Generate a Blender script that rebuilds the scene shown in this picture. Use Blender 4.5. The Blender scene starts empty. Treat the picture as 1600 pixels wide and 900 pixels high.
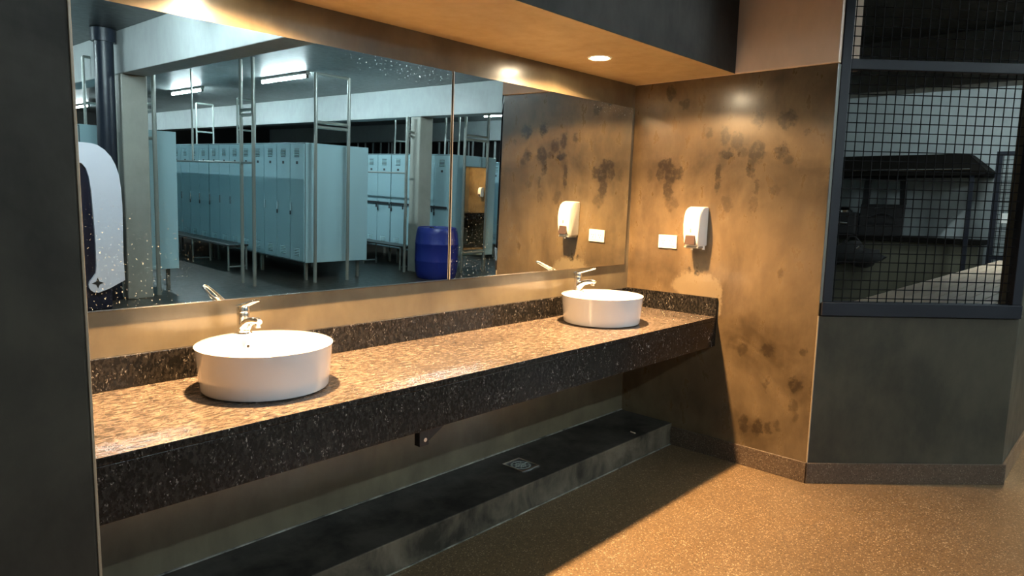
import bpy, bmesh, math, random
from mathutils import Vector, Matrix
random.seed(7)
S = bpy.context.scene
COL = S.collection

# ------------------------------------------------------------------ camera, world, exposure
F_PX, CAM = 1072.36, Vector((-3.7691, -2.4885, 1.5033))
YAW, PITCH, ROLL = 0.75057, -0.12626, 0.0229
fw = Vector((math.cos(YAW)*math.cos(PITCH), math.sin(YAW)*math.cos(PITCH), math.sin(PITCH)))
r0 = Vector((math.sin(YAW), -math.cos(YAW), 0)); u0 = r0.cross(fw)
rt = r0*math.cos(ROLL) + u0*math.sin(ROLL); up = -r0*math.sin(ROLL) + u0*math.cos(ROLL)
cd = bpy.data.cameras.new('camera'); cam = bpy.data.objects.new('camera', cd); COL.objects.link(cam)
cd.sensor_fit = 'HORIZONTAL'; cd.sensor_width = 36; cd.lens = F_PX*36/1600; cd.clip_start = 0.02; cd.clip_end = 100
m = Matrix((rt, up, -fw)).transposed().to_4x4(); m.translation = CAM; cam.matrix_world = m
S.camera = cam

W = bpy.data.worlds.new('world'); S.world = W; W.use_nodes = True
W.node_tree.nodes['Background'].inputs[0].default_value = (.55, .75, .85, 1)
W.node_tree.nodes['Background'].inputs[1].default_value = 0.0
vs = S.view_settings
vs.view_transform = 'Standard'; vs.look = 'None'; vs.gamma = 1; vs.use_curve_mapping = False; vs.exposure = 0.0
cy = S.cycles
cy.max_bounces = 12; cy.diffuse_bounces = 5; cy.glossy_bounces = 6
cy.caustics_reflective = True; cy.blur_glossy = 0.0; cy.sample_clamp_indirect = 30.0
cy.use_denoising = True

WARM = (1.0, .60, .27); WARM_W = 108; BEAM_W = 830          # recessed downlights over the counter
COOL = (.80, .96, 1.0); TUBE_L = 370          # fluorescent tubes of the locker hall
LAMPS = [(-0.825, -.319), (-2.62, -.319)]
SOF = 2.24

def spot(x, y, z, w, ang=157, blend=.15):
    l = bpy.data.lights.new('downlight_beam', 'SPOT'); l.energy = w; l.color = WARM
    l.spot_size = math.radians(ang); l.spot_blend = blend; l.shadow_soft_size = .035
    o = bpy.data.objects.new('downlight_beam', l); COL.objects.link(o); o.location = (x, y, z)
    return o
for x, y in LAMPS:                              # wide cut-off cone plus the main soft beam
    spot(x, y, SOF-.012, WARM_W); spot(x, y, SOF-.014, BEAM_W, 122, 1.0)

# ------------------------------------------------------------------ helpers
def lin(r, g, b):
    f = lambda c: ((c/255+.055)/1.055)**2.4 if c > 10 else c/255/12.92
    return (f(r), f(g), f(b))
def c4(c): return (c[0], c[1], c[2], 1)

def mat(name, col, rough=.5, metal=0, coat=0, spec=.5, emit=None, es=0):
    m = bpy.data.materials.new(name); m.use_nodes = True
    b = m.node_tree.nodes['Principled BSDF']
    b.inputs['Base Color'].default_value = c4(col); b.inputs['Roughness'].default_value = rough
    b.inputs['Metallic'].default_value = metal; b.inputs['Coat Weight'].default_value = coat
    b.inputs['Coat Roughness'].default_value = .08; b.inputs['Specular IOR Level'].default_value = spec
    if emit: b.inputs['Emission Color'].default_value = c4(emit); b.inputs['Emission Strength'].default_value = es
    return m
class NT:
    def __init__(s, m): s.t = m.node_tree; s.b = s.t.nodes['Principled BSDF']
    def n(s, ty, **kw):
        n = s.t.nodes.new(ty)
        for k, v in kw.items():
            if k.startswith('i_'):
                k = k[2:]; k = int(k) if k.isdigit() else k.replace('_', ' ')
                if hasattr(v, 'is_output') : s.t.links.new(v, n.inputs[k])
                else: n.inputs[k].default_value = v
            else: setattr(n, k, v)
        return n
    def link(s, a, b): s.t.links.new(a, b)
    def coord(s): return s.n('ShaderNodeTexCoord').outputs['Object']
    def noise(s, v, scale, detail=4, rough=.6, dist=0, out=0):
        return s.n('ShaderNodeTexNoise', i_Vector=v, i_Scale=scale, i_Detail=detail, i_Roughness=rough, i_Distortion=dist).outputs[out]
    def ramp(s, f, stops, interp='LINEAR'):
        r = s.n('ShaderNodeValToRGB', i_0=f); e = r.color_ramp.elements; r.color_ramp.interpolation = interp
        while len(e) < len(stops): e.new(.5)
        for k, (p, c) in enumerate(stops): e[k].position = p; e[k].color = c4(c) if not isinstance(c, (int, float)) else (c, c, c, 1)
        return r.outputs[0]
    def mix(s, f, a, b, mode='MIX'):
        n = s.n('ShaderNodeMix', data_type='RGBA', blend_type=mode)
        for idx, v in ((0, f), (6, a), (7, b)):
            if hasattr(v, 'is_output'): s.link(v, n.inputs[idx])
            else: n.inputs[idx].default_value = v if idx == 0 else c4(v)
        return n.outputs[2]
    def math(s, op, a, b=0.0):
        return s.n('ShaderNodeMath', operation=op, i_0=a, i_1=b).outputs[0]
    def scale(s, v, sc):
        return s.n('ShaderNodeVectorMath', operation='MULTIPLY', i_0=v, i_1=sc).outputs[0]
    def bump(s, h, strength=.1, dist=.01):
        b = s.n('ShaderNodeBump', i_Height=h); b.inputs['Strength'].default_value = strength; b.inputs['Distance'].default_value = dist
        s.link(b.outputs[0], s.b.inputs['Normal'])
    def base(s, c): s.link(c, s.b.inputs['Base Color'])
    def rough(s, c): s.link(c, s.b.inputs['Roughness'])

def cement(name, a, b, rough=.32, scale=2.2, coat=.25, bump=.05, rvar=.12, crough=.2, spec=.5):
    """burnished cement render: two tones clouded together, trowel streaks"""
    m = mat(name, a, rough, coat=coat, spec=spec); n = NT(m); v = n.coord()
    big = n.noise(v, scale, 5, .6, .6); fine = n.noise(n.scale(v, (1.3, 1.3, .6)), 9, 6, .65)
    f = n.ramp(n.math('ADD', n.math('MULTIPLY', big, .7), n.math('MULTIPLY', fine, .3)), [(.38, 0), (.62, 1)])
    n.base(n.mix(f, a, b))
    n.rough(n.math('ADD', n.math('MULTIPLY', fine, rvar*2), rough-rvar))
    n.b.inputs['Coat Roughness'].default_value = crough
    n.bump(fine, bump, .004)
    return m
M = {}
M['cement'] = cement('burnished_cement', (.155, .128, .080), (.088, .070, .044), .34, coat=.8)
M['soffit'] = cement('soffit_render', (.46, .32, .155), (.36, .24, .11), .42, 1.6, .1)
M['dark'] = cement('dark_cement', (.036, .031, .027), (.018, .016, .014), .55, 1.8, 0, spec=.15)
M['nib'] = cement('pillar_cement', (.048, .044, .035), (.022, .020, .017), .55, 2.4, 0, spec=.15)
M['olive'] = cement('olive_cement', (.066, .060, .043), (.034, .032, .024), .5, 1.6, .03, spec=.3)
M['hall'] = cement('hall_plaster', (.36, .40, .40), (.30, .33, .33), .5, 1.2, .05)
M['ceil'] = cement('ceiling_render', (.085, .095, .095), (.045, .052, .052), .42, 1.0, .15)
M['column'] = cement('column_render', (.34, .35, .31), (.27, .28, .25), .45, 1.5, .05)
M['hallfloor'] = cement('hall_floor_cement', (.050, .046, .038), (.020, .019, .016), .32, .9, .12, .05)
M['void'] = mat('night_dark', (.008, .007, .006), .4)

def stained():
    m = cement('stained_cement', (.165, .116, .062), (.062, .041, .021), .30, 2.0, .8)
    n = NT(m); base = n.b.inputs['Base Color'].links[0].from_socket
    v = n.coord()
    warp = n.n('ShaderNodeVectorMath', operation='SUBTRACT', i_0=n.noise(v, 17, 6, .75, 0, 1), i_1=(.5, .5, .5)).outputs[0]
    p = n.n('ShaderNodeVectorMath', operation='MULTIPLY_ADD', i_0=warp, i_1=(0, .10, .13), i_2=v).outputs[0]
    blobs = STAINS
    acc = None
    for (y, z, ry, rz, k) in blobs:
        d = n.n('ShaderNodeVectorMath', operation='SUBTRACT', i_0=p, i_1=(0, y, z)).outputs[0]
        d = n.n('ShaderNodeVectorMath', operation='MULTIPLY', i_0=d, i_1=(0, 1/ry, 1/rz)).outputs[0]
        l = n.n('ShaderNodeVectorMath', operation='LENGTH', i_0=d).outputs[1]
        w = n.n('ShaderNodeMapRange', interpolation_type='SMOOTHSTEP', i_0=l, i_1=.62, i_2=1.05, i_3=k, i_4=0.0).outputs[0]
        acc = w if acc is None else n.math('MAXIMUM', acc, w)
    brk = n.ramp(n.noise(v, 30, 5, .7), [(.38, .45), (.5, 1)])
    f = n.math('MULTIPLY', acc, brk)
    c = n.mix(f, base, (.014, .008, .004))
    # fallen plaster patch with pale bare render and a grey drip under the soap dispenser
    def patch(y, z, ry, rz, soft0=.8, soft1=1.05):
        d = n.n('ShaderNodeVectorMath', operation='SUBTRACT', i_0=p, i_1=(0, y, z)).outputs[0]
        d = n.n('ShaderNodeVectorMath', operation='MULTIPLY', i_0=d, i_1=(0, 1/ry, 1/rz)).outputs[0]
        l = n.n('ShaderNodeVectorMath', operation='LENGTH', i_0=d).outputs[1]
        return n.n('ShaderNodeMapRange', interpolation_type='SMOOTHSTEP', i_0=l, i_1=soft0, i_2=soft1, i_3=1.0, i_4=0.0).outputs[0]
    c = n.mix(n.math('MULTIPLY', patch(-.50, 1.19, .055, .10, .5, 1.1), .6), c, (.07, .055, .036))
    pm = n.math('MAXIMUM', patch(-.49, 1.02, .17, .085), patch(-.62, .94, .05, .12))
    c = n.mix(n.math('MULTIPLY', pm, .75), c, (.20, .155, .095))
    edge = n.math('MULTIPLY', patch(-.48, 1.105, .07, .022, .4, 1.1), n.ramp(n.noise(v, 40, 3), [(.45, 0), (.6, 1)]))
    c = n.mix(edge, c, (.025, .02, .012))
    n.base(c)
    return m

def granite(sc=(1.35, 1.35, .75)):
    m = mat('dark_granite', (.03, .027, .025), .22, coat=0, spec=.35); n = NT(m); v = n.coord()
    st = n.scale(v, sc)
    w = n.noise(v, 5, 3, .6, 0, 1)
    vv = n.n('ShaderNodeVectorMath', operation='MULTIPLY_ADD', i_0=w, i_1=(.05, .05, .05), i_2=st).outputs[0]
    a = n.noise(vv, 62, 7, .72); b = n.noise(vv, 24, 6, .7, .4); g = n.noise(vv, 130, 3, .6)
    c = n.mix(n.ramp(a, [(.47, 0), (.58, 1)]), (.006, .006, .006), (.022, .019, .017))
    c = n.mix(n.math('MULTIPLY', n.ramp(g, [(.58, 0), (.68, 1)]), n.ramp(b, [(.50, .03), (.66, 1)])), c, (.40, .36, .33))
    c = n.mix(n.ramp(n.noise(vv, 17, 8, .8), [(.645, 0), (.68, 1)]), c, (.55, .52, .5))
    n.base(c); n.rough(n.math('ADD', n.math('MULTIPLY', a, .25), .10))
    return m
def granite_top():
    """same stone on the horizontal slab, dusty film and lamplit tan put into the colour"""
    m = granite((.6, 1, 1)); m.name = 'lamplit_dusty_granite'; n = NT(m); c = n.b.inputs['Base Color'].links[0].from_socket
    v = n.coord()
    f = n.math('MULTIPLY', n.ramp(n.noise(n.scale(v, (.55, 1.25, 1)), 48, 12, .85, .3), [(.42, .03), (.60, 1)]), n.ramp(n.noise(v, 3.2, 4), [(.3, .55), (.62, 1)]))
    n.base(n.mix(f, c, (.215, .168, .134)))  # film tone also carries the lamplight falling on the slab
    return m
def terrazzo(name, a, b, c, rough=.35, coat=.2):
    m = mat(name, a, rough, coat=coat); n = NT(m); v = n.coord()
    vo = n.n('ShaderNodeTexVoronoi', i_Vector=v, i_Scale=150.0, feature='F1')
    cell = n.n('ShaderNodeSeparateColor', i_0=vo.outputs['Color']).outputs[0]
    col = n.mix(n.ramp(cell, [(.55, 0), (.6, 1)]), a, b)
    col = n.mix(n.ramp(cell, [(.85, 0), (.88, 1)]), col, c)
    col = n.mix(n.ramp(cell, [(.20, 1), (.24, 0)]), col, tuple(k*.35 for k in a))
    chip = n.ramp(vo.outputs['Distance'], [(.35, 1), (.55, 0)])
    col = n.mix(chip, a, col)
    cl = n.noise(v, 1.4, 5, .65); col = n.mix(n.ramp(cl, [(.3, .0), (.75, .5)]), col, tuple(k*.45 for k in a))
    n.base(col); n.rough(n.math('ADD', n.math('MULTIPLY', n.noise(v, 3, 5), .35), rough-.15))
    return m
def mirror_mat():
    m = mat('mirror_silver', (.80, .86, .86), 0.0, 1.0); n = NT(m); v = n.coord()
    sp = n.ramp(n.noise(v, 120, 3, .6), [(.64, 0), (.68, 1)])
    xyz = n.n('ShaderNodeSeparateXYZ', i_0=v)
    def band(o, a, c): return n.n('ShaderNodeMapRange', interpolation_type='SMOOTHSTEP', i_0=o, i_1=a, i_2=c, i_3=0.0, i_4=1.0).outputs[0]
    low = n.math('MULTIPLY', band(xyz.outputs[0], -.25, -.75), band(xyz.outputs[2], .42, .05))
    high = n.math('MULTIPLY', band(xyz.outputs[0], .1, .5), n.math('MULTIPLY', band(xyz.outputs[2], .87, .95), band(xyz.outputs[2], 1.1, 1.0)))
    zone = n.math('MAXIMUM', low, n.math('MULTIPLY', high, .8))
    f = n.math('MULTIPLY', sp, zone)
    n.base(n.mix(f, (.80, .86, .86), (.34, .36, .36)))
    n.link(n.math('SUBTRACT', 1.0, f), n.b.inputs['Metallic'])
    n.rough(n.math('MULTIPLY', f, .6))
    return m

# stains on the right wall: (y, z, half width, half height, strength), metres on the wall
STAINS = []

def newbm(): return bmesh.new()
def box(bm, x0, x1, y0, y1, z0, z1, bevel=0, seg=2):
    vs_ = [bm.verts.new((x, y, z)) for x in (x0, x1) for y in (y0, y1) for z in (z0, z1)]
    idx = [(0, 1, 3, 2), (4, 6, 7, 5), (0, 4, 5, 1), (2, 3, 7, 6), (0, 2, 6, 4), (1, 5, 7, 3)]
    fs = [bm.faces.new([vs_[i] for i in f]) for f in idx]
    if bevel:
        es = list({e for f in fs for e in f.edges})
        bmesh.ops.bevel(bm, geom=es, offset=bevel, segments=seg, profile=.5, affect='EDGES')
    return vs_
def tube(bm, p0, p1, r, seg=12, r1=None, cap=True):
    p0, p1 = Vector(p0), Vector(p1); d = (p1-p0).normalized(); r1 = r if r1 is None else r1
    a = d.orthogonal().normalized(); b = d.cross(a)
    A = []; B = []
    for k in range(seg):
        t = 2*math.pi*k/seg; o = a*math.cos(t)+b*math.sin(t)
        A.append(bm.verts.new(p0+o*r)); B.append(bm.verts.new(p1+o*r1))
    for k in range(seg): bm.faces.new((A[k], A[(k+1) % seg], B[(k+1) % seg], B[k]))
    if cap: bm.faces.new(A[::-1]); bm.faces.new(B)
def lathe(bm, prof, cx=0, cy=0, seg=48, close=True, off=None):
    rings = []
    for i, (r, z) in enumerate(prof):
        ox, oy = off[i] if off else (0, 0)
        if r < 1e-6: rings.append([bm.verts.new((cx+ox, cy+oy, z))])
        else: rings.append([bm.verts.new((cx+ox+r*math.cos(2*math.pi*k/seg), cy+oy+r*math.sin(2*math.pi*k/seg), z)) for k in range(seg)])
    for A, B in zip(rings, rings[1:]):
        for k in range(seg):
            j = (k+1) % seg
            if len(A) == 1 and len(B) == 1: continue
            if len(A) == 1: bm.faces.new((A[0], B[j], B[k]))
            elif len(B) == 1: bm.faces.new((A[k], A[j], B[0]))
            else: bm.faces.new((A[k], A[j], B[j], B[k]))
def prism(bm, pts, axis, a, b):
    """polygon pts in the plane normal to axis, extruded from a to b"""
    def P(p, t): return {'x': (t, p[0], p[1]), 'y': (p[0], t, p[1]), 'z': (p[0], p[1], t)}[axis]
    A = [bm.verts.new(P(p, a)) for p in pts]; B = [bm.verts.new(P(p, b)) for p in pts]
    n = len(pts); bm.faces.new(A); bm.faces.new(B[::-1])
    for k in range(n): bm.faces.new((A[k], B[k], B[(k+1) % n], A[(k+1) % n]))
def sweep(bm, pts, radii, seg=12):
    """tube along a poly-line with changing radius"""
    P = [Vector(p) for p in pts]; rings = []
    prev = None
    for i, p in enumerate(P):
        d = (P[min(i+1, len(P)-1)]-P[max(i-1, 0)]).normalized()
        a = d.orthogonal().normalized() if prev is None else (prev - d*prev.dot(d)).normalized()
        prev = a; b = d.cross(a); r = radii[i] if isinstance(radii, (list, tuple)) else radii
        ra, rb = r if isinstance(r, tuple) else (r, r)
        rings.append([bm.verts.new(p+a*ra*math.cos(2*math.pi*k/seg)+b*rb*math.sin(2*math.pi*k/seg)) for k in range(seg)])
    for A, B in zip(rings, rings[1:]):
        for k in range(seg): bm.faces.new((A[k], A[(k+1) % seg], B[(k+1) % seg], B[k]))
    bm.faces.new(rings[0][::-1]); bm.faces.new(rings[-1])
def obj(name, bm, material, parent=None, smooth=False, loc=None, bev=0):
    bmesh.ops.recalc_face_normals(bm, faces=bm.faces)
    me = bpy.data.meshes.new(name); bm.to_mesh(me); bm.free()
    me.materials.append(material)
    o = bpy.data.objects.new(name, me); COL.objects.link(o)
    if parent is not None: o.parent = parent
    if loc is not None: o.location = loc
    if smooth:
        for p in me.polygons: p.use_smooth = True
        me.set_sharp_from_angle(angle=math.radians(38))
    if bev:
        b = o.modifiers.new('bevel', 'BEVEL'); b.width = bev; b.segments = 2; b.limit_method = 'ANGLE'
    return o
def struct(name, bm, material, bev=0):
    o = obj(name, bm, material, bev=bev); o['kind'] = 'structure'; return o
def thing(name, label, cat, loc=(0, 0, 0), group=None, rz=0):
    o = bpy.data.objects.new(name, None); COL.objects.link(o); o.location = loc; o.rotation_euler = (0, 0, rz)
    o.empty_display_size = .1
    return tag(o, label, cat, group)
def tag(o, label, cat, group=None):
    o['label'] = label; o['category'] = cat
    if group: o['group'] = group
    return o
def dup(o, loc=None, parent=None, label=None, rz=None):
    c = o.copy(); COL.objects.link(c)
    if parent is not None: c.parent = parent
    if loc is not None: c.location = loc
    if rz is not None: c.rotation_euler = (0, 0, rz)
    if label: c['label'] = label
    for ch in list(o.children): dup(ch, parent=c)
    return c

# stains: (px, py, half-width px, half-height px, strength) read on the photo, turned into metres on the wall x = 0
def on_wall(px, py):
    d = fw + rt*((px-800)/F_PX) - up*((py-450)/F_PX); t = -CAM.x/d.x; p = CAM + d*t; return p.y, p.z
for px, py, hx, hy, k in [
    (1048, 146, 9, 11, .7), (1070, 163, 8, 8, .6), (1186, 185, 13, 15, .9), (1229, 187, 15, 14, .9), (1262, 206, 6, 6, .5),
    (1110, 208, 6, 10, .6), (1134, 212, 8, 16, .75), (1152, 222, 12, 14, .7), (1134, 242, 12, 9, .9), (1182, 238, 14, 18, .8),
    (1160, 240, 9, 8, .6), (1222, 235, 12, 14, .75), (1173, 262, 8, 16, .7), (1232, 250, 9, 8, .6),
    (1040, 258, 13, 10, .8), (1048, 274, 11, 14, .85), (1060, 272, 8, 10, .7), (1032, 272, 6, 9, .7), (1044, 298, 8, 20, .7),
    (1050, 318, 11, 12, .45), (1122, 278, 5, 24, .7), (1136, 318, 8, 12, .4), (1014, 275, 4, 12, .3), (1176, 318, 8, 12, .35),
    (1182, 290, 5, 14, .5), (1212, 297, 9, 10, .35),
    (1160, 545, 10, 11, .5), (1199, 548, 12, 10, .6), (1254, 550, 7, 6, .55), (1243, 602, 12, 12, .7), (1240, 636, 8, 12, .5),
    (1196, 600, 5, 9, .4), (1162, 664, 8, 16, .6), (1183, 668, 7, 15, .65), (1200, 668, 7, 11, .55), (1216, 664, 5, 9, .45),
    (1242, 655, 5, 8, .4), (1218, 424, 6, 8, .4), (1270, 610, 5, 12, .4)]:
    y0, z0 = on_wall(px, py); y1, _ = on_wall(px+hx, py); _, z1 = on_wall(px, py-hy)
    STAINS.append((y0, z0, abs(y1-y0)*1.1, abs(z1-z0)*1.1, k))

M['stained'] = stained()
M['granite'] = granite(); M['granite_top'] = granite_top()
M['floor'] = terrazzo('terrazzo_floor', (.128, .082, .040), (.22, .148, .078), (.40, .32, .21), .4)
M['skirt'] = terrazzo('terrazzo_skirting', (.09, .06, .040), (.135, .10, .07), (.22, .18, .13), .4)
M['mirror'] = mirror_mat()
M['porcelain'] = mat('white_porcelain', (.62, .64, .69), .12, coat=.6)
M['chrome'] = mat('chrome', (.90, .90, .90), .17, 1)
M['steel'] = mat('galvanised_tube', (.27, .30, .28), .33, .4)
M['steel_dull'] = mat('painted_steel', (.17, .18, .16), .45, .3)
M['bluebarrel'] = mat('blue_plastic', (.012, .025, .22), .38)
M['locker'] = mat('locker_paint', (.32, .50, .55), .33, coat=.2)
M['locker_in'] = mat('locker_seam', (.03, .045, .05), .6)
M['vent'] = mat('locker_louvre_lit', (.52, .76, .80), .35, coat=.2)  # paler than the doors: light on the slat tops put into the colour
M['plate'] = mat('number_plate', (.02, .025, .03), .4)
M['black'] = mat('black_paint', (.010, .010, .011), .4)
M['frameblue'] = mat('slate_blue_paint', (.012, .014, .021), .5, spec=.3)
M['wire'] = mat('wire_black', (.004, .004, .005), .7, 0, spec=.15)
M['whiteplastic'] = mat('white_plastic', (.82, .81, .77), .28, coat=.3)
M['brownplastic'] = mat('brown_plastic', (.07, .045, .04), .35)
M['greyplastic'] = mat('grey_window', (.30, .29, .27), .3)
M['hole'] = mat('dark_hole', (.02, .018, .016), .6)
M['lampglow'] = mat('lamp_glow', (1, .9, .75), .4, emit=(1, .80, .52), es=260)
M['tubeglow'] = mat('tube_glow', (1, 1, 1), .4, emit=COOL, es=TUBE_L)
M['concrete'] = cement('wet_concrete', (.05, .044, .036), (.014, .013, .011), .55, 5, 0, .2, spec=.2)
M['concrete_edge'] = cement('worn_concrete_edge', (.13, .108, .078), (.024, .021, .016), .6, 5, 0, .3, spec=.15)
M['navy'] = mat('navy_panel', (.008, .012, .03), .35, coat=.2)
M['pipe'] = mat('dark_blue_pipe', (.012, .018, .03), .35, spec=.4)
M['bench'] = mat('dark_bench', (.03, .028, .026), .35, coat=.2)
M['cream'] = mat('cream_board', (.74, .56, .40), .5)
M['canopy'] = mat('black_canopy', (.006, .005, .004), .7, spec=.05)
M['olivepaint'] = mat('olive_panel', (.10, .095, .065), .5)
M['charcoal'] = mat('charcoal_plastic', (.018, .017, .017), .6, spec=.3)
M['bagcloth'] = mat('black_bag_cloth', (.006, .006, .006), .85)
M['beampaint'] = cement('beam_plaster', (.62, .45, .33), (.50, .36, .26), .5, 1.2, .05)
M['lime'] = cement('lime_deposit', (.34, .32, .28), (.04, .038, .034), .6, 9, 0, 0)
M['litedge'] = mat('lit_corner_edge', (.30, .24, .17), .4)  # pale tone stands for lamplight caught on wall corners
M['panelwhite'] = mat('cool_white_panel', (.78, .80, .90), .25, coat=.3)
M['glass'] = mat('night_glass', (.012, .010, .010), .15)

# ------------------------------------------------------------------ structure
H, D, Z3 = .85, .64, 3.13
b = newbm(); box(b, -7, 13, -4.6, 1.6, -.12, 0); struct('floor', b, M['floor'])
b = newbm(); box(b, -7, 13, -21, -4.6, -.12, 0); struct('floor_hall', b, M['hallfloor'])
b = newbm(); box(b, -7, 13, -21, 1.6, Z3, Z3+.12); struct('ceiling', b, M['ceil'])
b = newbm(); box(b, -7, 0, 0, .12, 0, Z3); struct('wall_mirror', b, M['cement'])
b = newbm(); box(b, 0, .12, -1.216, 1.6, 0, SOF); struct('wall_right', b, M['stained'], .003)
b = newbm(); box(b, -.016, .30, -1.222, 1.6, SOF, Z3); struct('trim_beam_over_right_wall', b, M['beampaint'], .006)
b = newbm(); box(b, -7, -.016, -.669, 0, SOF, Z3); so = struct('ceiling_soffit', b, M['soffit'], .004)
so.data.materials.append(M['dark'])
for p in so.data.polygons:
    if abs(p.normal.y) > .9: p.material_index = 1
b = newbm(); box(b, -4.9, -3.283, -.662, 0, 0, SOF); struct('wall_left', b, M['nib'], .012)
b = newbm(); box(b, -3.2885, -3.2815, -.6635, -.652, .001, SOF-.001); struct('trim_lit_edge_left', b, M['litedge'], .002)  # thin pale strip painting the lamplit edge of the pillar
b = newbm(); tube(b, (-.001, -1.217, .116), (-.001, -1.217, .93), .0045, 8); struct('trim_lit_edge_right', b, M['litedge'])  # lit corner line given as a pale strip
# chamfered low wall under the mesh, then its return along x
CX, CYY = 0.784, -1.994
b = newbm(); prism(b, [(0, -1.216), (CX, CYY), (3.6, CYY), (3.6, CYY+.12), (CX+.05, CYY+.12), (.05+.07, -1.216+.0)], 'z', 0, .93)
struct('wall_chamfer', b, M['olive'], .004)
b = newbm(); box(b, CX+.10, 3.6, CYY+.005, CYY+.115, .9305, Z3); struct('wall_light_blocker', b, M['olive'], .004)  # unseen upper wall added to keep tube light off the beam
b = newbm(); box(b, -3.28, -.002, -.007, -.0005, .1385, .144); struct('trim_lime_line', b, M['lime'])
b = newbm(); box(b, -3.28, -.016, -.388, -.3815, .0005, .004); struct('trim_lime_line_floor', b, M['lime'])
# skirting
b = newbm(); box(b, -.014, 0, -1.216, -.381, 0, .115); struct('baseboard_right', b, M['skirt'], .002)
k = .014/math.sqrt(2)
b = newbm(); prism(b, [(-.014, -1.216-.006), (0, -1.216), (CX, CYY), (CX, CYY-.02), (CX-.008, CYY-.014)], 'z', 0, .115)
struct('baseboard_chamfer', b, M['skirt'], .002)
b = newbm(); box(b, CX, 3.6, CYY-.014, CYY, 0, .115); struct('baseboard_return', b, M['skirt'], .002)
# raised concrete plinth under the counter
b = newbm(); box(b, -3.283, 0, -.381, 0, 0, .138); pl = struct('floor_plinth', b, M['concrete'], .006)
pl.data.materials.append(M['concrete_edge'])
for p in pl.data.polygons:
    if p.normal.y < -.9: p.material_index = 1
# hall walls
b = newbm(); box(b, -7.12, -7, -21, 1.6, 0, Z3); struct('wall_left_hall', b, M['hall'])
b = newbm(); box(b, -7, 13, -21.12, -21, 0, Z3); struct('wall_back', b, M['void'])
b = newbm(); box(b, 13, 13.12, -21, 1.6, 0, Z3); struct('wall_far_right', b, M['void'])
b = newbm(); box(b, .12, 13, 1.6, 1.72, 0, Z3); struct('wall_store_side', b, M['hall'])
b = newbm(); box(b, 6.75, 6.87, -2.0, 1.6, 0, Z3); struct('wall_store_back', b, M['hall'])
# beams and columns of the hall
for nm, x0, x1, y0, y1 in (('trim_beam_1', -.92, -.64, -21, -.67), ('trim_beam_2', 3.77, 4.06, -21, 1.6), ('trim_beam_3', 8.47, 8.75, -21, -4.5)):
    b = newbm(); box(b, x0, x1, y0, y1, 2.65, Z3); struct(nm, b, M['hall'], .008)
b = newbm(); box(b, -.93, -.64, -6.77, -6.49, 0, 2.65); struct('trim_column_1', b, M['column'], .015)
b = newbm(); box(b, 3.77, 4.05, -7.08, -6.82, 0, 2.65); struct('trim_column_2', b, M['column'], .015)

# ------------------------------------------------------------------ mirrors on the wall (hung leaning a touch off plumb)
TILT, ZB, ZT = .0165, 1.12, 2.093
def mirror_panel(x0, x1, label):
    t = thing('wall_mirror_panel', label, 'mirror', ((x0+x1)/2, -.014, ZB))
    w = (x1-x0)/2
    b = newbm(); L = ZT-ZB
    box(b, -w, w, 0, .004, 0, L); g = obj('glass', b, M['mirror'], t)
    b = newbm(); box(b, -w+.004, w-.004, .0045, .010, .004, L-.004); k = obj('backing_board', b, M['black'], t)
    for o in (g, k): o.rotation_euler = (TILT, 0, 0)
    b = newbm(); e = .0035
    box(b, -w-.001, w+.001, -.0015, .011, -e, 0); f = obj('edge_trim', b, M['chrome'], t); f.rotation_euler = (TILT, 0, 0)
    return t
XS = -1.566
mirror_panel(-3.283, XS-.004, 'large wall mirror over the left basin, long left-hand panel with dried splashes')
mirror_panel(XS+.004, -.064, 'wall mirror panel over the right basin, between the vertical seam and the corner')
b = newbm(); tube(b, (XS, -.020, ZB), (XS, -.036, ZT), .0022, 8); tag(obj('seam_strip', b, M['greyplastic']), 'thin pale grey strip covering the seam of the two mirror panels', 'strip')

# ------------------------------------------------------------------ vanity counter
vt = thing('vanity_counter', 'long dark granite vanity counter under the mirror carrying two round basins', 'counter', (-1.65, -.32, H))
def loc_shift(bm, t): bmesh.ops.translate(bm, verts=bm.verts, vec=-Vector(t.location)); return bm
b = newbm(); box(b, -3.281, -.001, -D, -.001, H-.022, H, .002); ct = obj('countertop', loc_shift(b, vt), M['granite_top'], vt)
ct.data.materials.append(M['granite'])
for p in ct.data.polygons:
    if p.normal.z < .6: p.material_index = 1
b = newbm(); box(b, -3.281, -.001, -D+.001, -D+.021, .674, H-.0235, .0015); obj('apron', loc_shift(b, vt), M['granite'], vt)
b = newbm(); box(b, -3.281, -.021, -.021, -.001, H+.0005, H+.112, .002); obj('backsplash', loc_shift(b, vt), M['granite'], vt)
b = newbm(); box(b, -.020, -.001, -D, -.001, H+.0005, H+.112, .002); obj('side_splash', loc_shift(b, vt), M['granite'], vt)
br = thing('counter_bracket', 'black steel bracket under the middle of the counter apron', 'bracket', (-2.2, -.59, .60))
b = newbm(); box(b, -.022, .022, -.012, .012, 0, .226, .002); obj('plate', b, M['black'], br)
b = newbm(); prism(b, [(-.02, .0), (.035, .0), (.43, .226), (-.02, .226)], 'y', .013, .020); obj('gusset', b, M['black'], br)
b = newbm(); tube(b, (0, .588, .20), (0, .013, .20), .014, 10); obj('arm', b, M['black'], br)
b = newbm(); tube(b, (0, -.018, .025), (0, -.012, .025), .008, 10); obj('bolt', b, M['chrome'], br)

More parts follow.
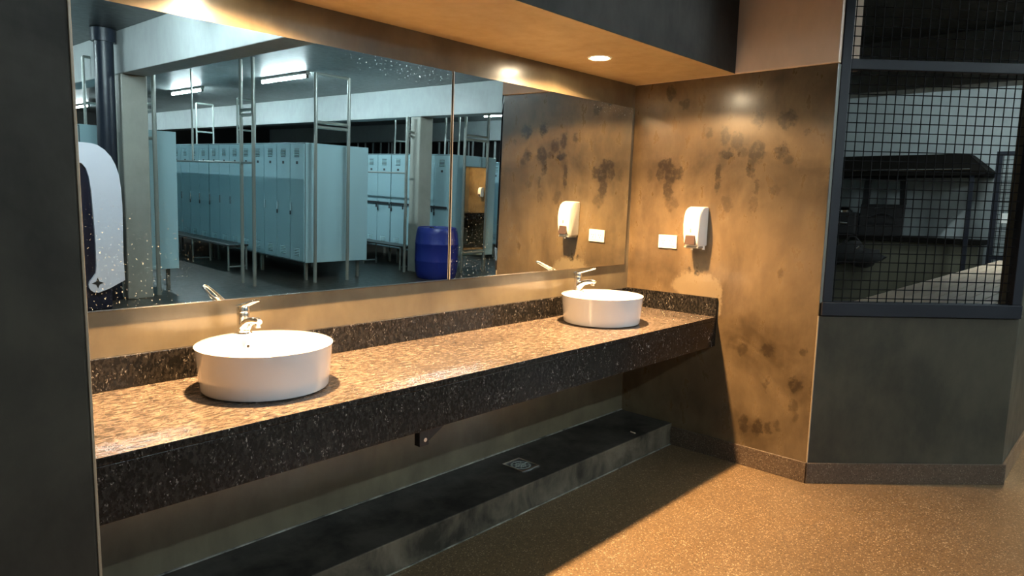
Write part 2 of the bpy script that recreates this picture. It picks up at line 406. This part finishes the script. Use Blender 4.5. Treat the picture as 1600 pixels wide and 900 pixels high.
# ------------------------------------------------------------------ basins and taps
def make_basin(label, x, y):
    t = thing('washbasin', label, 'basin', (x, y, H+.001), 'round countertop basins'); R, hh = .225, .153
    b = newbm()
    o0, o1 = (0, 0), (0, -.022)
    prof = [(0, .002), (.195, 0), (.207, .004), (.2115, .012), (R-.002, hh-.006), (R, hh-.002), (R-.003, hh), (.196, hh), (.191, hh-.003), (.187, hh-.012), (.172, .06), (.150, .035), (.09, .022), (.022, .018), (0, .018)]
    off = [o0]*7 + [o1]*8
    lathe(b, prof, seg=72, off=off); obj('bowl', b, M['porcelain'], t, True)
    b = newbm(); lathe(b, [(0, .0195), (.02, .0195), (.024, .021), (.026, .019)], 0, -.022, 28); obj('drain', b, M['chrome'], t, True)
    b = newbm()                                                        # overflow ring on the back of the bowl
    c = Vector((.012, .158, .112)); ax = Vector((0, -1, .12)).normalized()
    sweep(b, [c+ax*0, c+ax*.006], [.0125, .0125], 20); ov = obj('overflow_ring', b, M['chrome'], t, True)
    b = newbm(); sweep(b, [c+ax*.0055, c+ax*.0068], [.0055, .0055], 18); obj('overflow_hole', b, M['hole'], ov)
    return t
BAS = [(-2.656, -.301), (-.686, -.295)]
make_basin('round white basin, the near one at the left end of the counter', *BAS[0])
make_basin('round white basin at the far right end of the counter', *BAS[1])
def make_tap(label, x, y):
    t = thing('basin_mixer_tap', label, 'tap', (x, y, H+.155), 'chrome mixer taps')
    b = newbm(); lathe(b, [(0, 0), (.029, 0), (.030, .003), (.027, .007), (.0, .007)], seg=28); obj('base_ring', b, M['chrome'], t, True)
    b = newbm(); lathe(b, [(0, .006), (.0235, .006), (.0225, .03), (.0215, .062), (.0225, .074), (.0215, .078), (0, .078)], seg=28); obj('tap_body', b, M['chrome'], t, True)
    b = newbm(); sweep(b, [(0, -.008, .026), (0, -.026, .040), (0, -.05, .052), (0, -.080, .058), (0, -.112, .060), (0, -.122, .059)],
                       [(.020, .022), (.0165, .019), (.0135, .016), (.0125, .0145), (.0125, .0135), (.009, .010)], 18); sp = obj('spout', b, M['chrome'], t, True)
    b = newbm(); tube(b, (0, -.108, .052), (0, -.108, .038), .0115, 18); obj('aerator', b, M['chrome'], sp, True)
    b = newbm(); lathe(b, [(0, .079), (.0225, .079), (.0235, .088), (.021, .100), (.012, .107), (0, .108)], seg=28); hd = obj('lever_cap', b, M['chrome'], t, True)
    b = newbm(); sweep(b, [(-.013, .018, .098), (-.014, -.02, .107), (-.012, -.07, .122), (-.008, -.108, .132), (0, -.120, .135), (.008, -.108, .132), (.012, -.07, .122), (.014, -.02, .107), (.013, .018, .098)],
                       [.006, .006, .005, .0045, .0045, .0045, .005, .006, .006], 12); obj('lever', b, M['chrome'], hd, True)
    return t
make_tap('chrome lever mixer tap on the rim of the near left basin', BAS[0][0]+.012, -.118)
make_tap('chrome lever mixer tap on the rim of the far right basin', BAS[1][0]+.012, -.112)

# ------------------------------------------------------------------ downlights
for i, (x, y) in enumerate(LAMPS):
    t = thing('recessed_downlight', ['round glowing recessed downlight in the soffit over the right basin', 'round recessed downlight in the soffit above the near left basin'][i], 'downlight', (x, y, SOF), 'recessed downlights')
    b = newbm(); lathe(b, [(.047, 0), (.048, -.004), (.058, -.006), (.064, -.001), (.064, 0)], seg=36); obj('trim_ring', b, M['whiteplastic'], t, True)
    b = newbm(); lathe(b, [(0, -.003), (.047, -.003), (.047, -.001), (0, -.001)], seg=32); obj('lamp_lens', b, M['lampglow'], t)

# ------------------------------------------------------------------ soap dispenser and socket on the right wall
def soap(label, x, y, z):
    t = thing('soap_dispenser', label, 'soap dispenser', (x, y, z))
    # local: wall plane at local x=0, sticks out to -x, width along y, height along z
    b = newbm(); hw = .056
    prof = [(0, 0), (-.088, 0), (-.104, .02), (-.112, .07), (-.114, .13), (-.110, .175), (-.098, .205), (-.075, .224), (-.045, .232), (0, .232)]
    rings = []
    for s in (-1, -.86, .86, 1):
        q = 1 if abs(s) < .9 else .86
        rings.append([b.verts.new((px*q, s*hw*(1-.10*abs(.13-pz)/.13), .116+(pz-.116)*(1 if q == 1 else .97))) for px, pz in prof])
    for A, B in zip(rings, rings[1:]):
        for k in range(len(prof)): b.faces.new((A[k], A[(k+1) % len(prof)], B[(k+1) % len(prof)], B[k]))
    b.faces.new(rings[0][::-1]); b.faces.new(rings[-1])
    sh = obj('shell', b, M['whiteplastic'], t, True, bev=.006)
    b = newbm(); prism(b, [(-.034, .010), (.034, .010), (.030, .066), (-.030, .066)], 'x', -.122, -.100)
    for v in b.verts:
        if v.co.x < -.11 and v.co.z > .05: v.co.x += .006
    obj('push_button', b, M['brownplastic'], t, bev=.004)
    b = newbm(); box(b, -.1155, -.108, -.004, .004, .082, .104, .001); obj('level_window', b, M['greyplastic'], sh)
    b = newbm(); box(b, -.10, -.01, -.046, .046, -.012, .0, .004); obj('rear_base', b, M['greyplastic'], t)
    b = newbm(); tube(b, (-.085, .0, .004), (-.085, .0, -.022), .009, 14, .006); obj('nozzle', b, M['whiteplastic'], t, True)
    b = newbm(); tube(b, (-.03, -.045, .004), (-.03, -.045, -.020), .008, 12); obj('lock_tab', b, M['whiteplastic'], t, True)
    return t
soap('white wall soap dispenser with brown push button beside the double socket', -.0005, -.497, 1.262)
t = thing('power_socket', 'white double power socket plate on the stained wall above the counter', 'socket', (0, -.287, 1.275))
b = newbm(); box(b, -.010, -.0005, -.064, .064, -.041, .041, .003); pl_ = obj('cover_plate', b, M['whiteplastic'], t)
for s in (-1, 1):
    b = newbm(); box(b, -.0125, -.0098, s*.028-.022, s*.028+.022, -.026, .026, .001); md = obj('socket_module', b, M['whiteplastic'], t)
    b = newbm()
    for (dy, dz, an) in ((-.008, .006, .5), (.008, .006, -.5), (0, -.010, 0)):
        vs_ = box(b, -.0130, -.0124, -.0014, .0014, -.0045, .0045)
        for v in vs_:
            y_, z_ = v.co.y, v.co.z
            v.co.y = s*.028+dy + y_*math.cos(an)-z_*math.sin(an); v.co.z = dz + y_*math.sin(an)+z_*math.cos(an)
    obj('pin_slots', b, M['hole'], md)

# ------------------------------------------------------------------ floor drain on the plinth
t = thing('floor_drain_grate', 'small square metal drain grate set in the dark plinth', 'drain', (-1.215, -.197, .138))
b = newbm()
for (x0, x1, y0, y1) in ((-.065, .065, -.072, -.062), (-.065, .065, .062, .072), (-.065, -.055, -.062, .062), (.055, .065, -.062, .062)): box(b, x0, x1, y0, y1, 0, .005)
obj('frame', b, M['chrome'], t)
b = newbm()
lathe(b, [(.044, .001), (.050, .004), (.054, .001)], seg=28); lathe(b, [(.020, .001), (.026, .004), (.030, .001)], seg=24); lathe(b, [(0, .004), (.010, .004), (.012, .001)], seg=20)
for k_ in range(8):
    a = k_*math.pi/4; tube(b, (.010*math.cos(a), .010*math.sin(a), .002), (.052*math.cos(a), .052*math.sin(a), .002), .0025, 6)
obj('grate', b, M['steel'], t)
b = newbm(); box(b, -.055, .055, -.062, .062, .0002, .0008); obj('sump', b, M['hole'], t)
b = newbm(); tube(b, (-.35, -.335, .1395), (-.345, -.30, .1395), .004, 8); tag(obj('cigarette_stub', b, M['cream']), 'tiny pale cigarette stub lying on the plinth edge near the right wall', 'cigarette stub')

# ------------------------------------------------------------------ wire mesh partition on the chamfer
def chamf(s, z, off=0): q = math.sqrt(.5); return Vector((s*q + off*q, -1.216 - s*q + off*q, z))
def cbox(bm, s0, s1, z0, z1, o0, o1):
    vs_ = [bm.verts.new(chamf(s, z, o)) for s in (s0, s1) for o in (o0, o1) for z in (z0, z1)]
    for f in [(0, 1, 3, 2), (4, 6, 7, 5), (0, 4, 5, 1), (2, 3, 7, 6), (0, 2, 6, 4), (1, 5, 7, 3)]: bm.faces.new([vs_[i] for i in f])
mp = thing('mesh_partition', 'slate blue steel framed wire mesh screen above the low grey wall', 'screen', chamf(.55, .93))
def cp(name, fn, mt):
    bm = newbm(); fn(bm); bmesh.ops.translate(bm, verts=bm.verts, vec=-Vector(mp.location)); return obj(name, bm, mt, mp, bev=.003 if mt is M['frameblue'] else 0)
SE = 1.095
cp('bottom_rail', lambda q: cbox(q, .012, SE+.01, .934, 1.006, -.012, .06), M['frameblue'])
cp('middle_rail', lambda q: cbox(q, .068, SE-.04, 2.212, 2.264, .0, .05), M['frameblue'])
cp('top_rail', lambda q: cbox(q, .068, SE-.04, 3.06, Z3-.002, .0, .05), M['frameblue'])
cp('left_post', lambda q: cbox(q, .018, .068, 1.0065, Z3-.002, .0, .055), M['frameblue'])
cp('right_post', lambda q: cbox(q, SE-.04, SE+.01, 1.0065, Z3-.002, .0, .055), M['frameblue'])
cp('wall_angle', lambda q: cbox(q, .0, .017, 1.0, 2.235, .004, .03), M['steel_dull'])
def wires(z0, z1):
    def fn(q):
        s = .085
        while s < SE-.045: tube(q, chamf(s, z0, .025), chamf(s, z1, .025), .0028, 5); s += .0485
        z = z0+.02
        while z < z1: tube(q, chamf(.068, z, .0295), chamf(SE-.04, z, .0295), .0028, 5); z += .0485
    return fn
cp('lower_mesh', wires(1.006, 2.212), M['wire'])
cp('upper_mesh', wires(2.264, 3.06), M['wire'])

# ------------------------------------------------------------------ store room seen through the mesh
t = thing('slatted_platform', 'long cream slatted boards of a low table behind the wire mesh', 'table', (3.5, -1.5, .93))
b = newbm()
for k_ in range(9):
    y0 = -1.865+k_*.080
    xs = max(.30, -1.216-y0+.30)
    box(b, xs-3.5, 6.2-3.5, y0+1.5, y0+.074+1.5, -.03, 0)
obj('boards', b, M['cream'], t)
for x_, y_ in ((1.2, -1.8), (1.2, -1.2), (6.0, -1.8), (6.0, -1.2), (3.5, -1.8), (3.5, -1.2)):
    b = newbm(); box(b, x_-3.53, x_-3.47, y_+1.47, y_+1.53, -.93, -.031); obj('leg', b, M['steel_dull'], t)
# kiosk: bench counter, awning and posts against the back wall
t = thing('kiosk_counter', 'dark olive bar counter with black worktop under the awning behind the mesh', 'counter', (6.45, .3, 0))
b = newbm(); box(b, -.10, .28, -1.20, 1.25, 0, 1.09); obj('front_panel', b, M['olivepaint'], t)
b = newbm(); box(b, -.18, .29, -1.24, 1.27, 1.0905, 1.15, .004); obj('worktop', b, M['canopy'], t)
t = thing('awning', 'black hipped awning on thin posts above the bar counter behind the mesh', 'awning', (6.4, .3, 0))
b = newbm()
A = [(-.42, -1.24, 1.93), (.34, -1.24, 1.93), (.34, 1.28, 1.93), (-.42, 1.28, 1.93)]
B = [(-.42, -1.26, 1.985), (.34, -1.26, 1.985), (.34, 1.29, 1.985), (-.42, 1.29, 1.985)]
T_ = [(-.05, -1.0, 2.21), (.34, -1.0, 2.21), (.34, 1.28, 2.21), (-.05, 1.28, 2.21)]
V = [[b.verts.new(p) for p in q] for q in (A, B, T_)]
b.faces.new(V[0][::-1]); b.faces.new(V[2])
for q0, q1 in zip(V, V[1:]):
    for k_ in range(4): b.faces.new((q0[k_], q0[(k_+1) % 4], q1[(k_+1) % 4], q1[k_]))
obj('roof', b, M['canopy'], t)
b = newbm(); tube(b, (-.425, -1.1, 2.0), (-.425, .2, 2.0), .008, 8); obj('rod', b, M['chrome'], t)
for y_ in (-1.12, 1.1):
    b = newbm(); box(b, -.40, -.36, y_-.02, y_+.02, 0, 1.93); obj('post', b, M['frameblue'], t)
t = thing('mesh_gate', 'dark framed wire gate standing right of the awning behind the mesh', 'gate', (6.3, -1.5, 0))
b = newbm(); box(b, -.025, .025, .44, .50, 0, 2.22); box(b, -.025, .025, -.46, -.40, 0, 2.22); box(b, -.025, .025, -.40, .44, 2.17, 2.22); box(b, -.025, .025, -.40, .44, .93, .98); box(b, -.025, .025, -.40, .44, 0.02, .07); obj('frame', b, M['frameblue'], t)
b = newbm()
y_ = -.37
while y_ < .44: tube(b, (0, y_, .07), (0, y_, 2.17), .004, 4); y_ += .05
z_ = .12
while z_ < 2.17: tube(b, (.006, -.40, z_), (.006, .44, z_), .004, 4); z_ += .05
obj('wire_infill', b, M['wire'], t)
b = newbm(); box(b, -.03, .03, .32, .40, 1.37, 1.49, .004); obj('light_patch', b, M['whiteplastic'], t)  # white box standing in for a small bright reflection
# dark moulded frame with a window, standing on the bar
t = thing('moulded_shell', 'charcoal moulded panel with an open window standing on the bar behind the mesh', 'panel', (6.36, .20, 1.15))
b = newbm(); prism(b, [(-.24, 0), (.29, 0), (.28, .42), (-.25, .42)], 'x', -.04, .04); obj('lower_shell', b, M['charcoal'], t, bev=.01)
b = newbm()
prism(b, [(-.26, .42), (-.19, .42), (-.17, .74), (-.24, .74)], 'x', -.04, .04); prism(b, [(.19, .42), (.27, .42), (.26, .74), (.19, .74)], 'x', -.04, .04)
prism(b, [(-.24, .74), (.26, .74), (.24, .777), (-.22, .777)], 'x', -.04, .04); obj('window_frame', b, M['black'], t, bev=.006)
b = newbm(); pts = [(-.05, -.15+.30*i/10, .245+.05*math.sin(math.pi*i/10)) for i in range(11)]; sweep(b, pts, .012, 8); obj('grip_arch', b, M['black'], t)
b = newbm(); box(b, -.052, -.041, -.17, .16, .165, .185); obj('ledge', b, M['black'], t)
t = thing('chrome_machine', 'small machine with shiny metal top standing left on the bar behind the mesh', 'machine', (6.4, .76, 1.15))
b = newbm(); box(b, -.10, .12, -.24, .12, 0, .30, .02); obj('housing', b, M['charcoal'], t)
b = newbm(); lathe(b, [(0, .301), (.09, .301), (.10, .33), (.06, .38), (0, .39)], .0, -.06, 20); obj('dome', b, M['chrome'], t, True)
b = newbm(); tube(b, (-.115, -.14, .16), (-.115, .02, .16), .018, 10); obj('pipe', b, M['chrome'], t)
b = newbm(); tube(b, (-.11, .05, .05), (-.11, .05, .26), .022, 10); obj('pipe', b, M['chrome'], t)
t = thing('hanging_bag', 'black lumpy bag hanging on the front of the bar behind the mesh', 'bag', (6.20, .52, .88))
b = newbm()
bmesh.ops.create_icosphere(b, subdivisions=3, radius=1)
for v in b.verts:
    q = 1+.18*math.sin(5*v.co.y+2*v.co.z)+.12*math.sin(9*v.co.z+v.co.y*4); v.co = Vector((v.co.x*.11, v.co.y*.36*q, v.co.z*.16*q))
obj('sack', b, M['bagcloth'], t, True)
b = newbm(); pts = [(.02, -.15+.3*i/8, .10+.15*math.sin(math.pi*i/8)) for i in range(9)]; sweep(b, pts, .012, 8); obj('strap', b, M['charcoal'], t)
b = newbm(); tube(b, (-.10, -.1, .10), (-.11, -.14, .13), .012, 8); obj('buckle', b, M['chrome'], t)
b = newbm(); tube(b, (-.1, .2, .06), (-.11, .24, .09), .012, 8); obj('buckle', b, M['chrome'], t)

# ------------------------------------------------------------------ fluorescent tubes on the ceiling
def tube_light(label, x, y, z=Z3, L=1.45, rz=0):
    t = thing('fluorescent_batten', label, 'tube light', (x, y, z), 'ceiling fluorescent tubes', rz)
    b = newbm(); box(b, -.03, .03, -L/2, L/2, -.045, -.002, .004); obj('batten', b, M['steel_dull'], t)
    b = newbm(); tube(b, (0, -L/2+.03, -.075), (0, L/2-.03, -.075), .017, 12); obj('tube', b, M['tubeglow'], t)
    for s in (-1, 1):
        b = newbm(); box(b, -.02, .02, s*(L/2-.03)-.012, s*(L/2-.03)+.012, -.10, -.046); obj('end_holder', b, M['steel_dull'], t)
    return t
for x, y, lb in ((1.85, -7.85, 'fluorescent tube nearest the mirror in the row above the middle locker row'),
                 (1.82, -11.5, 'fluorescent tube second from the mirror above the middle locker row'),
                 (1.82, -15.2, 'fluorescent tube third from the mirror above the middle locker row'),
                 (1.82, -18.2, 'distant fluorescent tube seen left of the concrete column'),
                 (-1.9, -4.1, 'fluorescent tube on the ceiling behind the camera facing the basins'),
                 (1.85, -4.1, 'fluorescent tube between the mesh screen and the middle locker row'),
                 (-3.4, -8.2, 'fluorescent tube left of the left locker row'),
                 (-3.4, -12.0, 'farther fluorescent tube left of the left locker row'),
                 (7.1, -8.0, 'fluorescent tube right of the framed mirror')):
    tube_light(lb, x, y, rz=math.pi/2 if y > -5 else 0)
tube_light('added unseen fluorescent tube lighting the store behind the mesh', 5.2, -1.75, L=.95, rz=math.pi/2)  # added out of view to brighten the store wall and boards

# ------------------------------------------------------------------ locker banks
ZL0, ZL1, PIT = .28, 2.06, .405
def make_bank(label, x, y, n=4, dep=1.12, pit=PIT, locks=(0, 2)):
    """doors face -x; y is the end nearest the basins; runs away in -y"""
    t = thing('locker_bank', label, 'lockers', (x, y, 0), 'blue locker banks'); Lg = n*pit
    b = newbm(); box(b, .022, dep, -Lg+.003, -.001, ZL0, ZL1, .004); obj('carcass', b, M['locker'], t)
    b = newbm(); box(b, .014, .0215, -Lg+.008, -.006, ZL0+.01, ZL1-.01); obj('seam_recess', b, M['locker_in'], t)
    for px in (.10, dep-.10):
        for py in (-.12, -Lg+.12):
            b = newbm(); box(b, px-.02, px+.02, py-.02, py+.02, 0, ZL0-.0005); obj('foot', b, M['steel_dull'], t)
    for k in range(n):
        y0 = -k*pit
        b = newbm(); box(b, -.004, .0135, y0-pit+.006, y0-.006, ZL0+.02, ZL1-.02, .003); d = obj('door', b, M['locker'], t)
        yc = y0-pit/2
        for z0_ in (ZL1-.215, ZL0+.09):
            b = newbm(); box(b, -.0055, -.0042, yc-.072, yc+.072, z0_, z0_+.125); obj('vent_opening', b, M['locker_in'], d)
            b = newbm()
            for i in range(5):
                zz = z0_+.120-.024*i; prism(b, [(-.0058, zz), (-.024, zz-.010), (-.022, zz-.014), (-.0058, zz-.007)], 'y', yc-.07, yc+.07)
            box(b, -.010, -.0058, yc-.074, yc-.070, z0_, z0_+.122); box(b, -.010, -.0058, yc+.070, yc+.074, z0_, z0_+.122)
            obj('vent', b, M['vent'], d)
        b = newbm(); box(b, -.006, -.0042, yc-.028, yc+.028, ZL1-.315, ZL1-.275); obj('number_plate', b, M['plate'], d)
        b = newbm(); box(b, -.026, -.0042, y0-pit+.03, y0-pit+.058, 1.04, 1.17, .003); obj('handle', b, M['chrome'], d)
        if k in locks:
            b = newbm(); box(b, -.030, -.0205, y0-pit+.025, y0-pit+.065, .985, 1.045, .004); obj('padlock', b, M['plate'], d)
    return t
R1X, R2X = 1.60, 4.26
make_bank('blue locker bank of the middle row whose end panel stands behind two pipes', R1X, -6.80, locks=(0, 1))
make_bank('blue locker bank second from the near end of the middle row', R1X, -6.80-4*PIT-.003, locks=(3,))
make_bank('blue locker bank beyond the dark gap in the middle row, above the bench', R1X, -6.80-8*PIT-.03, locks=(0, 1))
make_bank('farthest blue locker bank of the middle row, half hidden by the left row', R1X, -6.80-12*PIT-.035, locks=())
make_bank('blue locker bank beside the blue barrel, near end of the right row', R2X, -6.58, pit=.415, locks=(0, 1, 2, 3))
make_bank('second blue locker bank of the right row, seen between column and middle row', R2X, -6.58-4*.415-.012, pit=.415, locks=(0, 1, 2, 3))
make_bank('blue locker bank of the left row, its end panel beside the concrete column', -1.26, -6.98, locks=())
make_bank('second blue locker bank of the left row, behind the concrete column', -1.26, -6.98-4*PIT-.003, locks=())
make_bank('third blue locker bank of the left row, deep behind the concrete column', -1.26, -6.98-8*PIT-.006, locks=())
make_bank('blue locker bank in the far right row, only a sliver beside the framed mirror', 6.95, -6.7, locks=(0, 1, 2, 3))
make_bank('farther locker bank in the far right row', 6.95, -6.7-4*PIT-.003, locks=(0, 1, 2, 3))
for nm, y0, n_ in (('security bar across the near lockers of the right row', -6.60, 4), ('security bar across the second locker bank of the right row', -8.26, 4)):
    b = newbm(); box(b, R2X-.045, R2X-.033, y0-1.62, y0, 1.12, 1.155); sb = tag(obj('security_bar', b, M['plate']), 'dark '+nm, 'bar')
    for k in range(4):
        b = newbm(); box(b, R2X-.052, R2X-.046, y0-.40-.415*k, y0-.36-.415*k, 1.04, 1.118, .003); obj('padlock', b, M['plate'], sb)

# ------------------------------------------------------------------ benches
def bench(label, x0, x1, y0, y1, z):
    t = thing('changing_bench', label, 'bench', ((x0+x1)/2, y0, 0), 'dark benches along the lockers'); w = (x1-x0)/2; L = y0-y1
    for k in range(3):
        b = newbm(); u0_ = -w+k*(2*w/3)+.008; box(b, u0_, u0_+2*w/3-.016, -L, 0, z-.025, z, .004); obj('seat_slat', b, M['bench'], t)
    n = 4
    for k in range(n):
        yy = -.06-(L-.12)*k/(n-1)
        b = newbm()
        tube(b, (-w+.02, yy, 0), (-w+.02, yy, z-.026), .016, 8); tube(b, (w-.02, yy, 0), (w-.02, yy, z-.026), .016, 8)
        tube(b, (-w+.02, yy, z-.045), (w-.02, yy, z-.045), .014, 8); tube(b, (-w+.02, yy, .06), (w-.02, yy, .06), .014, 8); obj('leg_frame', b, M['steel'], t)
    return t
bench('dark slatted bench in front of the middle locker row', 1.16, 1.50, -8.35, -12.6, .42)
bench('dark slatted bench in front of the right locker row behind the column', 3.70, 4.02, -7.16, -10.6, .43)

# ------------------------------------------------------------------ pipe frames from the floor up
def frame(label, pts, zt, rungs, rail=None, r=.026, extra=()):
    (xa, ya), (xb, yb) = pts
    t = thing('pipe_stand', label, 'pipe frame', (xa, ya, 0), 'galvanised pipe frames')
    for (x, y) in pts:
        b = newbm(); tube(b, (x-xa, y-ya, 0), (x-xa, y-ya, zt), r, 12); obj('upright', b, M['steel'], t, True)
    for z in rungs:
        b = newbm(); tube(b, (0, 0, z), (xb-xa, yb-ya, z), r*.85, 10); obj('rung', b, M['steel'], t, True)
    if rail:
        x, y0, y1, z = rail; b = newbm(); tube(b, (x-xa, y0-ya, z), (x-xa, y1-ya, z), .014, 8); obj('hanging_rail', b, M['steel'], t, True)
    for (x, y, z0, z1) in extra:
        b = newbm(); tube(b, (x-xa, y-ya, z0), (x-xa, y-ya, z1), .016, 8); obj('drop_rod', b, M['steel'], t, True)
    return t
frame('tall pipe frame with hanging rail standing left of the middle lockers', [(.79, -6.74), (.79, -7.10)], Z3-.003, [2.44, 2.37], (.79, -6.74, -11.2, 1.72), extra=[(.79, -8.75, 1.72, Z3-.003)])
frame('tall pipe frame standing against the end panel of the middle lockers', [(1.70, -6.66), (2.26, -6.66)], 3.05, [2.36, 2.29, 3.04])
pf = frame('tall pipe frame holding a narrow mirror right of the blue barrel', [(4.47, -6.45), (5.02, -6.45)], 3.05, [2.40, 2.33, .36])
b = newbm(); box(b, .035, .525, .002, .010, .41, 1.86); obj('mirror_glass', b, M['mirror'], pf)
b = newbm(); box(b, .020, .540, -.012, .0015, .395, 1.875); obj('mirror_back', b, M['steel_dull'], pf)
frame('pipe frame with rail between the column and the right lockers', [(3.64, -7.0), (3.95, -7.12)], 2.64, [2.40, 2.33], (3.64, -7.0, -10.5, 1.70))
frame('pipe frame close behind the concrete column', [(-.52, -6.65), (-.52, -6.93)], 2.9, [2.36, 2.28, 1.95])
# frames standing on top of the rows, seen above the lockers
for lb, x, y in (('short pipe hoop above the left locker row', -1.0, -7.6), ('thin pipe hoop above the middle lockers, farther one', 2.2, -12.0),
                 ('thin pipe hoop above the middle lockers', 2.2, -10.2), ('thin pipe hoop above the right lockers', 4.9, -9.0), ('thin pipe hoop above the right lockers, near the framed mirror', 4.85, -7.4)):
    t = thing('pipe_hoop', lb, 'pipe hoop', (x, y, ZL1), 'pipe hoops on the locker tops')
    for s in (0, .34):
        b = newbm(); tube(b, (s, 0, .0), (s, 0, .86), .018, 8); obj('upright', b, M['steel'], t, True)
    b = newbm(); tube(b, (0, 0, .86), (.34, 0, .86), .018, 8); obj('crossbar', b, M['steel'], t, True)
    b = newbm(); tube(b, (0, 0, .30), (.34, 0, .30), .016, 8); obj('rung', b, M['steel'], t, True)

# ------------------------------------------------------------------ barrel, pipe, cabinet
t = thing('plastic_barrel', 'big blue plastic barrel standing in front of the right column', 'barrel', (3.70, -6.22, 0))
b = newbm()
lathe(b, [(0, 0), (0.307, 0), (0.318, .012), (0.346, .12), (0.357, .27), (0.360, .28), (0.360, .30), (0.357, .31), (0.358, .55), (0.362, .56), (0.362, .58), (0.357, .59), (0.342, .74), (0.323, .82), (0.311, .838), (0.292, .838), (0.287, .825), (0, .825)], seg=40)
obj('drum', b, M['bluebarrel'], t, True)
b = newbm(); lathe(b, [(0, .845), (.03, .845), (.034, .835), (.034, .8255)], -.12, 0, 16); obj('bung', b, M['black'], t, True)
t = thing('drain_pipe', 'thick dark blue drain pipe from floor to ceiling left of the column', 'pipe', (-1.06, -6.60, 0))
b = newbm(); tube(b, (0, 0, 0), (0, 0, Z3-.005), .10, 24); obj('riser', b, M['pipe'], t, True)
b = newbm(); tube(b, (0, 0, 2.98), (0, 0, Z3-.006), .13, 24); obj('collar', b, M['pipe'], t, True)
t = thing('navy_cabinet', 'tall navy cabinet with a curved white side panel left of the column', 'cabinet', (-1.42, -5.95, 0))
b = newbm(); box(b, -.34, .16, -.30, .0, 0, 1.70, .02); obj('cabinet_body', b, M['navy'], t)
b = newbm()
out = [(-.36, 1.83), (-.114, 1.82), (0, 1.815), (.06, 1.80), (.125, 1.755), (.185, 1.684), (.225, 1.60), (.255, 1.50), (.272, 1.35), (.280, 1.166), (.272, .60), (.279, .327), (.12, .243), (.01, .205)]
for i in range(1, 7):
    a = -math.pi/2-math.pi*.80*i/6; out.append((-.0+.082*math.cos(a), .29+.085*math.sin(a)))
out += [(-.008, .42), (.001, .50), (.001, .747), (-.010, 1.1), (-.020, 1.32), (-.035, 1.46), (-.06, 1.55), (-.10, 1.60), (-.16, 1.62), (-.36, 1.62)]
prism(b, out, 'y', .002, .035); sp = obj('curved_panel', b, M['panelwhite'], t); sp['label'] = 'glossy white curved side panel'
b = newbm(); st = []
for i in range(8):
    a = math.pi/4*i; r = .06 if i % 2 == 0 else .024; st.append((.006+r*math.cos(a), .312+r*math.sin(a)))
prism(b, st, 'y', .0352, .038); obj('star_slot', b, M['hole'], sp)
# night windows high in the far wall
for i, (y0, y1) in enumerate(((-9.0, -10.6), (-10.75, -12.3), (-12.45, -14.0), (-14.15, -15.7))):
    b = newbm(); box(b, 8.6, 8.64, y1, y0, 2.0, 2.64); w_ = struct('window_%d' % (i+1), b, M['glass'])
    b = newbm()
    for q in range(5): yy = y0+(y1-y0)*q/4; box(b, 8.57, 8.60, yy-.02, yy+.02, 2.0, 2.64)
    obj('window_frame', b, M['hall'], w_)

# ------------------------------------------------------------------ second basin bay, seen only in the framed mirror
b = newbm(); box(b, 8.62, 8.74, -4.2, -2.16, 0, 2.24); struct('wall_second_bay', b, M['stained'])
b = newbm(); box(b, 5.6, 8.74, -2.16, -2.04, 0, Z3); struct('wall_second_bay_back', b, M['cement'])
b = newbm(); box(b, 5.6, 8.74, -2.9, -2.16, 2.24, 2.5); struct('ceiling_second_bay', b, M['soffit'])
t = thing('vanity_counter', 'dark granite counter of the opposite bay, reflected in the narrow framed mirror', 'counter', (7.6, -2.5, H))
b = newbm(); box(b, -1.2, 1.018, -.30, .339, -.022, 0); obj('countertop', b, M['granite'], t)
b = newbm(); box(b, -1.2, 1.018, -.30, -.28, -.176, -.0225); obj('apron', b, M['granite'], t)
soap('white soap dispenser of the opposite bay, reflected in the narrow framed mirror', 8.619, -2.66, 1.26)
t = thing('recessed_downlight', 'added unseen downlight lighting the opposite bay beyond the framed mirror', 'downlight', (7.7, -2.5, 2.24), 'recessed downlights')
b = newbm(); lathe(b, [(.047, 0), (.048, -.004), (.058, -.006), (.064, -.001), (.064, 0)], seg=24); obj('trim_ring', b, M['whiteplastic'], t, True)
b = newbm(); lathe(b, [(0, -.003), (.047, -.003), (.047, -.001), (0, -.001)], seg=24); obj('lamp_lens', b, M['lampglow'], t)
spot(7.7, -2.5, 2.228, WARM_W*2.4)  # lamp added so the opposite bay is lit
